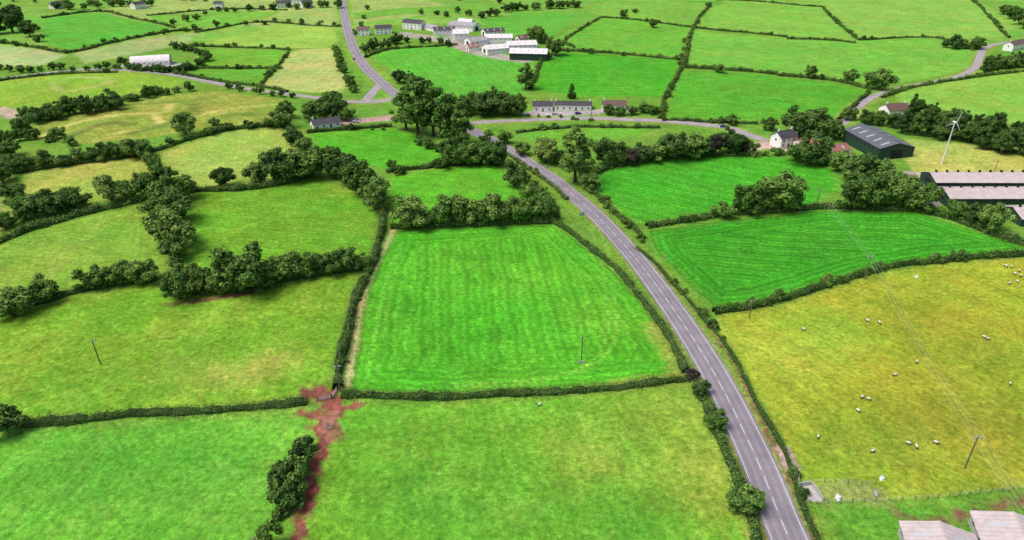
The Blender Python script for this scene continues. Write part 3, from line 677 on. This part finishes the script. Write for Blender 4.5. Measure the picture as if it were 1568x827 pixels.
M_tw=simple('turbine_white',(.7,.7,.72),.5,.05)
mb=MB(); mb.tube([(0,0,-.5),(0,0,10),(0,0,21)],[.45,.34,.22],12); add('mast',mb.mesh('mast',[M_tw]),r)
mb=MB(); mb.tube([(0,1.4,21.3),(0,.8,21.3),(0,-.6,21.3),(0,-1.1,21.3)],[.2,.45,.42,.05],12); add('nacelle',mb.mesh('nac',[M_tw]),r)
mb=MB()
for k in range(3):
    a=.35+k*2*math.pi/3; d=np.array([math.sin(a),0,math.cos(a)]); e=np.array([math.cos(a),0,-math.sin(a)]); c=np.array([0,-.9,21.3]); V=[]
    for s,wd,th_ in ((.2,.2,.12),(1.2,.42,.1),(3.5,.28,.06),(5.6,.12,.03)):
        p=c+d*s; V+=[p-e*wd,p+np.array([0,-th_,0]),p+e*wd*.6,p+np.array([0,th_,0])]
    mb.add(V,[[i*4+j,i*4+(j+1)%4,(i+1)*4+(j+1)%4,(i+1)*4+j] for i in range(3) for j in range(4)])
add('blades',mb.mesh('blades',[M_tw]),r)
# ------------------------------------------------------------------ sheep
def skin_mesh(name,verts,edges,rad,mat,root=0):
    me=bpy.data.meshes.new(name); me.from_pydata(verts,edges,[]); o=bpy.data.objects.new(name,me); col.objects.link(o)
    m=o.modifiers.new('s','SKIN'); 
    for i,r_ in enumerate(rad):
        me.skin_vertices[0].data[i].radius=(r_,r_)
    me.skin_vertices[0].data[root].use_root=True
    s=o.modifiers.new('u','SUBSURF'); s.levels=1
    dg=bpy.context.evaluated_depsgraph_get(); dg.update(); out=bpy.data.meshes.new_from_object(o.evaluated_get(dg)); 
    bpy.data.objects.remove(o); out.materials.clear(); out.materials.append(mat); out.name=name
    for p in out.polygons: p.use_smooth=True
    return out
M_wool=simple('wool',(.66,.64,.58),.95,.12,8); M_face=simple('sheep_face',(.06,.05,.05),.8,.1)
def sheep_meshes(graze):
    V=[(0,0,.68),(.32,0,.70),(-.38,0,.70),(-.5,0,.66)]; E=[(0,1),(0,2),(2,3)]; Rd=[.25,.24,.24,.12]
    hx=[(.5,0,.62),(.68,0,.34),(.78,0,.12)] if graze else [(.5,0,.84),(.62,0,1.0),(.82,0,.94)]
    for i,h in enumerate(hx): V.append(h)
    E+=[(1,4)]; Rd+=[.15,.10,.07]; wool=skin_mesh('wool_body',V[:5],E,Rd[:5],M_wool)
    hd=skin_mesh('sheep_head',[hx[0],hx[1],hx[2]],[(0,1),(1,2)],[.11,.10,.055],M_face)
    mb=MB()
    for sx,kx in ((.30,.0),(-.36,-.06)):
        for sy in (-.13,.13): mb.tube([(sx,sy,.6),(sx+kx,sy,.32),(sx+kx*.3,sy,.06),(sx+.03,sy,0)],[.09,.05,.035,.045],7)
    for s in (-1,1): mb.tube([tuple(np.array(hx[1])+[0,s*.07,.04]),tuple(np.array(hx[1])+[-.02,s*.2,.02])],[.04,.015],5)
    mb.tube([(-.5,0,.7),(-.6,0,.6),(-.6,0,.45)],[.06,.06,.03],6)
    return wool,hd,mb.mesh('legs',[M_face])
SG,SSt=sheep_meshes(True),sheep_meshes(False)
for px,py in [(1328,493),(1346,496),(1403,556),(1320,610),(1329,613),(1313,631),(1252,671),(1336,693),(1390,681),(1402,686),(1432,680),(1512,521),(1506,518),(1546,590),(1548,410),(1553,421),(1560,416),(1545,436),(1230,506),(1370,576),(1540,409),(1557,433),(1563,424),(826,622),(300,92)]:
    x,y,z=[float(k) for k in U(px,py)]; m=SG if random.random()<.65 else SSt
    r=add('sheep',None,loc=(x,y,z),rot=(0,0,random.uniform(0,6.28)),sc=1.15); add('woolly_body',m[0],r); add('head',m[1],r); add('legs_ears_tail',m[2],r)
# ------------------------------------------------------------------ vehicles
def car(px,py,c,ang,name='car',van=False):
    x,y,z=[float(k) for k in U(px,py)]; r=add(name,None,loc=(x,y,z+.1),rot=(0,0,ang)); M=simple('car_paint',c,.3,.03,1,.5); H=2.0 if van else 1.45
    prof=[(-2.1,.35),(2.1,.35),(2.15,.7),(1.9,.88),(1.0,.95),(-1.9,.98),(-2.15,.8)]
    def loft(pr,w0,w1,m,nm):
        n=len(pr); zc=[p[1] for p in pr]; z0,z1=min(zc),max(zc); f=lambda q: w0+(w1-w0)*(q-z0)/(z1-z0)
        V=[(a,-f(b),b) for a,b in pr]+[(a,f(b),b) for a,b in pr]; mb=MB(); mb.add(V,[[i,i+n,(i+1)%n+n,(i+1)%n] for i in range(n)]); mb.add(V,[list(range(n))]); mb.add(V,[list(range(2*n-1,n-1,-1))]); add(nm,mb.mesh(nm,[m]),r)
    loft(prof,.86,.82,M,'body'); loft([(-1.8,.97),(1.1,.95),(.45,H-.06),(-1.5,H-.04)],.78,.62,M_gl,'glasshouse'); loft([(-1.52,H-.05),(.46,H-.06),(.3,H),(-1.35,H+.02)],.63,.56,M,'roof_panel')
    mb=MB()
    for sx in (-1.3,1.35):
        for sy in (-.8,.8): mb.tube([(sx,sy-.11,.32),(sx,sy-.1,.32),(sx,sy+.1,.32),(sx,sy+.11,.32)],[.05,.32,.32,.05],14)
    add('wheels',mb.mesh('wheels',[M_dk]),r)
    mb=MB(); 
    for sy in (-.6,.6): mb.box((2.12,sy,.66),(.12,.3,.14),0); mb.box((-2.12,sy,.74),(.12,.25,.16),1)
    add('lamps',mb.mesh('lamps',[M_sky,M_door]),r)
car(1108,195,(.03,.07,.25),-.15); car(542,91,(.5,.03,.02),2.0); car(926,171,(.7,.7,.7),1.4); car(940,172,(.02,.02,.03),1.5); car(953,171,(.3,.02,.02),1.5); car(850,176,(.5,.5,.52),.1); car(545,188,(.6,.6,.62),.2); car(885,175,(.04,.05,.2),.3)
# ------------------------------------------------------------------ signs, gate, trough, pad
def sign(px,py,w,h,c,ang,name):
    x,y,z=[float(k) for k in U(px,py)]; r=add(name,None,loc=(x,y,z),rot=(0,0,ang)); mb=MB(); mb.box((-w*.35,.06,1.2),(.09,.09,2.6)); mb.box((w*.35,.06,1.2),(.09,.09,2.6)); add('posts',mb.mesh('p',[M_met]),r)
    mb=MB(); mb.box((0,0,2.0),(w,.04,h),0); mb.box((0,-.025,2.0),(w*.94,.02,h*.9),1)
    for k in (-.22,.05,.3): mb.box((-.05*w,-.04,2.0+k*h),(w*.6,.015,h*.1),0)
    add('board',mb.mesh('b',[WL['white'],simple('sign_face',c,.4,.02)]),r)
sign(891,334,2.4,1.6,(.0,.22,.14),.3,'direction_sign'); sign(838,262,1.6,1.2,(.02,.1,.3),.3,'road_sign'); sign(612,158,2.2,1.5,(.0,.12,.06),.2,'direction_sign'); sign(1018,400,1,1.2,(.6,.5,.02),.3,'warning_sign')
def gate(px,py,ang):
    x,y,z=[float(k) for k in U(px,py)]; r=add('field_gate',None,loc=(x,y,z),rot=(0,0,ang)); mb=MB()
    for s in (-1.8,1.8): mb.box((s*1.06,0,.6),(.22,.22,1.7))
    add('gate_posts',mb.mesh('gp',[M_wood]),r); mb=MB()
    for k in range(6): mb.tube([(-1.75,0,.2+k*.2),(1.75,0,.2+k*.2)],[.035,.035],6)
    for s in (-1.75,0,1.75): mb.tube([(s,.02,.18),(s,.02,1.22)],[.04,.04],6)
    add('gate_bars',mb.mesh('gb',[M_met]),r)
gate(498,612,.35); gate(1222,742,1.2); gate(512,604,1.4)
x,y,z=[float(k) for k in U(503,655)]; r=add('ring_feeder',None,loc=(x,y,z)); mb=MB()
aa=np.linspace(0,2*math.pi,19)
for zz in (.1,.6,1.1): mb.tube([(1.0*math.cos(a),1.0*math.sin(a),zz) for a in aa],[.05]*19,5)
for a in aa[:-1]: mb.tube([(math.cos(a),math.sin(a),0),(math.cos(a),math.sin(a),1.1)],[.04,.04],5)
add('rails',mb.mesh('rails',[simple('pale_timber',(.4,.34,.26),.9,.2)]),r)
M_conc=simple('concrete',(.42,.39,.37),.9,.15)
def wallbox(px,py,w,d,h,ang,name):
    x,y,z=[float(k) for k in U(px,py)]; r=add(name,None,loc=(x,y,z),rot=(0,0,ang)); mb=MB(); mb.box((0,0,-.1),(w,d,.4)); add('slab',mb.mesh('sl',[M_conc]),r)
    mb=MB(); mb.box((-w/2+.1,0,h/2+.1),(.2,d,h)); mb.box((w/2-.1,0,h/2+.1),(.2,d,h)); mb.box((0,d/2-.1,h/2+.1),(w-.41,.2,h)); add('walls',mb.mesh('wl',[WL['grey']]),r)
wallbox(1240,756,3.6,5.0,1.0,.15,'concrete_pen')
def heap(px,py,s,name):
    x,y,z=[float(k) for k in U(px,py)]; V=ICV.copy(); V*= (1+.35*np.sin(V@np.array([3.1,2.2,4.0]))+.2*np.sin(V@np.array([-5,4,2.5])))[:,None]; V=V*np.array([s,s*.6,s*.45]); V[:,2]=np.maximum(V[:,2],-.1)
    mb=MB(); mb.add(V,ICF,0); V2=V*.5+np.array([s*.9,.3,0]); mb.add(V2,ICF,0); add(name,mb.mesh(name,[M_tw]),loc=(x,y,z+.1),rot=(0,0,random.uniform(0,3)))
heap(1350,733,.8,'plastic_wrap_heap'); heap(1283,763,.9,'plastic_wrap_heap'); heap(1403,424,1.0,'plastic_wrap_heap')
def trough(px,py,ang):
    x,y,z=[float(k) for k in U(px,py)]; mb=MB(); mb.box((0,0,.18),(1.8,.7,.1)); mb.box((0,.32,.4),(1.8,.06,.4)); mb.box((0,-.32,.4),(1.8,.06,.4)); mb.box((.87,0,.4),(.06,.58,.4)); mb.box((-.87,0,.4),(.06,.58,.4)); add('water_trough',mb.mesh('tr',[M_conc]),loc=(x,y,z),rot=(0,0,ang))
trough(890,556,.2); trough(1340,757,1.3)
def fence(pl):
    pts=catmull(pl,2.6); mb=MB()
    for q in pts: mb.box((q[0],q[1],float(hgt(q[0],q[1]))+.55),(.1,.1,1.3))
    for hh in (.4,.75,1.1): mb.tube([(q[0],q[1],float(hgt(q[0],q[1]))+hh) for q in pts],[.012]*len(pts),4,1)
    add('wire_fence',mb.mesh('fence',[M_wood,M_met]))
fence([(1250,772),(1340,768),(1420,764),(1500,756),(1568,748),(1640,744)]); fence([(1226,742),(1262,738),(1340,742)]); fence([(608,356),(594,384),(580,412),(562,452),(553,492),(546,540),(535,592)])
x,y,z=[float(k) for k in U(388,838)]; mb=MB()
for k in range(70):
    a=random.uniform(0,6.28); e=random.uniform(.3,1.4); L=random.uniform(1.2,2.8); d=np.array([math.cos(a)*math.cos(e),math.sin(a)*math.cos(e),math.sin(e)]); q=d*L*.5+rng.normal(size=3)*.15
    mb.tube([(0,0,0),q,d*L+rng.normal(size=3)*.25],[.06,.04,.015],4)
    for _ in range(2): mb.tube([q,q+d*.5+rng.normal(size=3)*.5],[.03,.01],4)
add('dead_bush',mb.mesh('dead',[M_dead]),loc=(x,y,z),sc=1.1)
# ------------------------------------------------------------------ light, camera
SE,SA=60,105   # elevation, azimuth west of +Y
w=bpy.data.worlds.new('World'); bpy.context.scene.world=w; w.use_nodes=True; nt_=w.node_tree; sky=nt_.nodes.new('ShaderNodeTexSky'); sky.sky_type='NISHITA'; sky.sun_disc=False
sky.sun_elevation=math.radians(SE); sky.sun_rotation=math.radians(-SA); sky.dust_density=4; sky.air_density=1.0; sky.ozone_density=.5
nt_.links.new(sky.outputs[0],nt_.nodes['Background'].inputs[0]); nt_.nodes['Background'].inputs[1].default_value=.15
sl=bpy.data.lights.new('sun','SUN'); sl.energy=2.6; sl.angle=math.radians(32); sl.color=(1,.96,.91); so=bpy.data.objects.new('sun',sl); col.objects.link(so)
d=Vector((-math.sin(math.radians(SA))*math.cos(math.radians(SE)),math.cos(math.radians(SA))*math.cos(math.radians(SE)),math.sin(math.radians(SE))))
so.rotation_euler=d.to_track_quat('Z','Y').to_euler(); so.location=d*300
cd=bpy.data.cameras.new('camera'); cd.sensor_width=36; cd.lens=36*F/1568; cd.clip_end=30000; cd.clip_start=1
cam=bpy.data.objects.new('camera',cd); cam.location=(0,0,HC); cam.rotation_euler=(math.radians(90)-P,0,0); col.objects.link(cam); bpy.context.scene.camera=cam
bpy.context.scene.view_settings.view_transform='Standard'
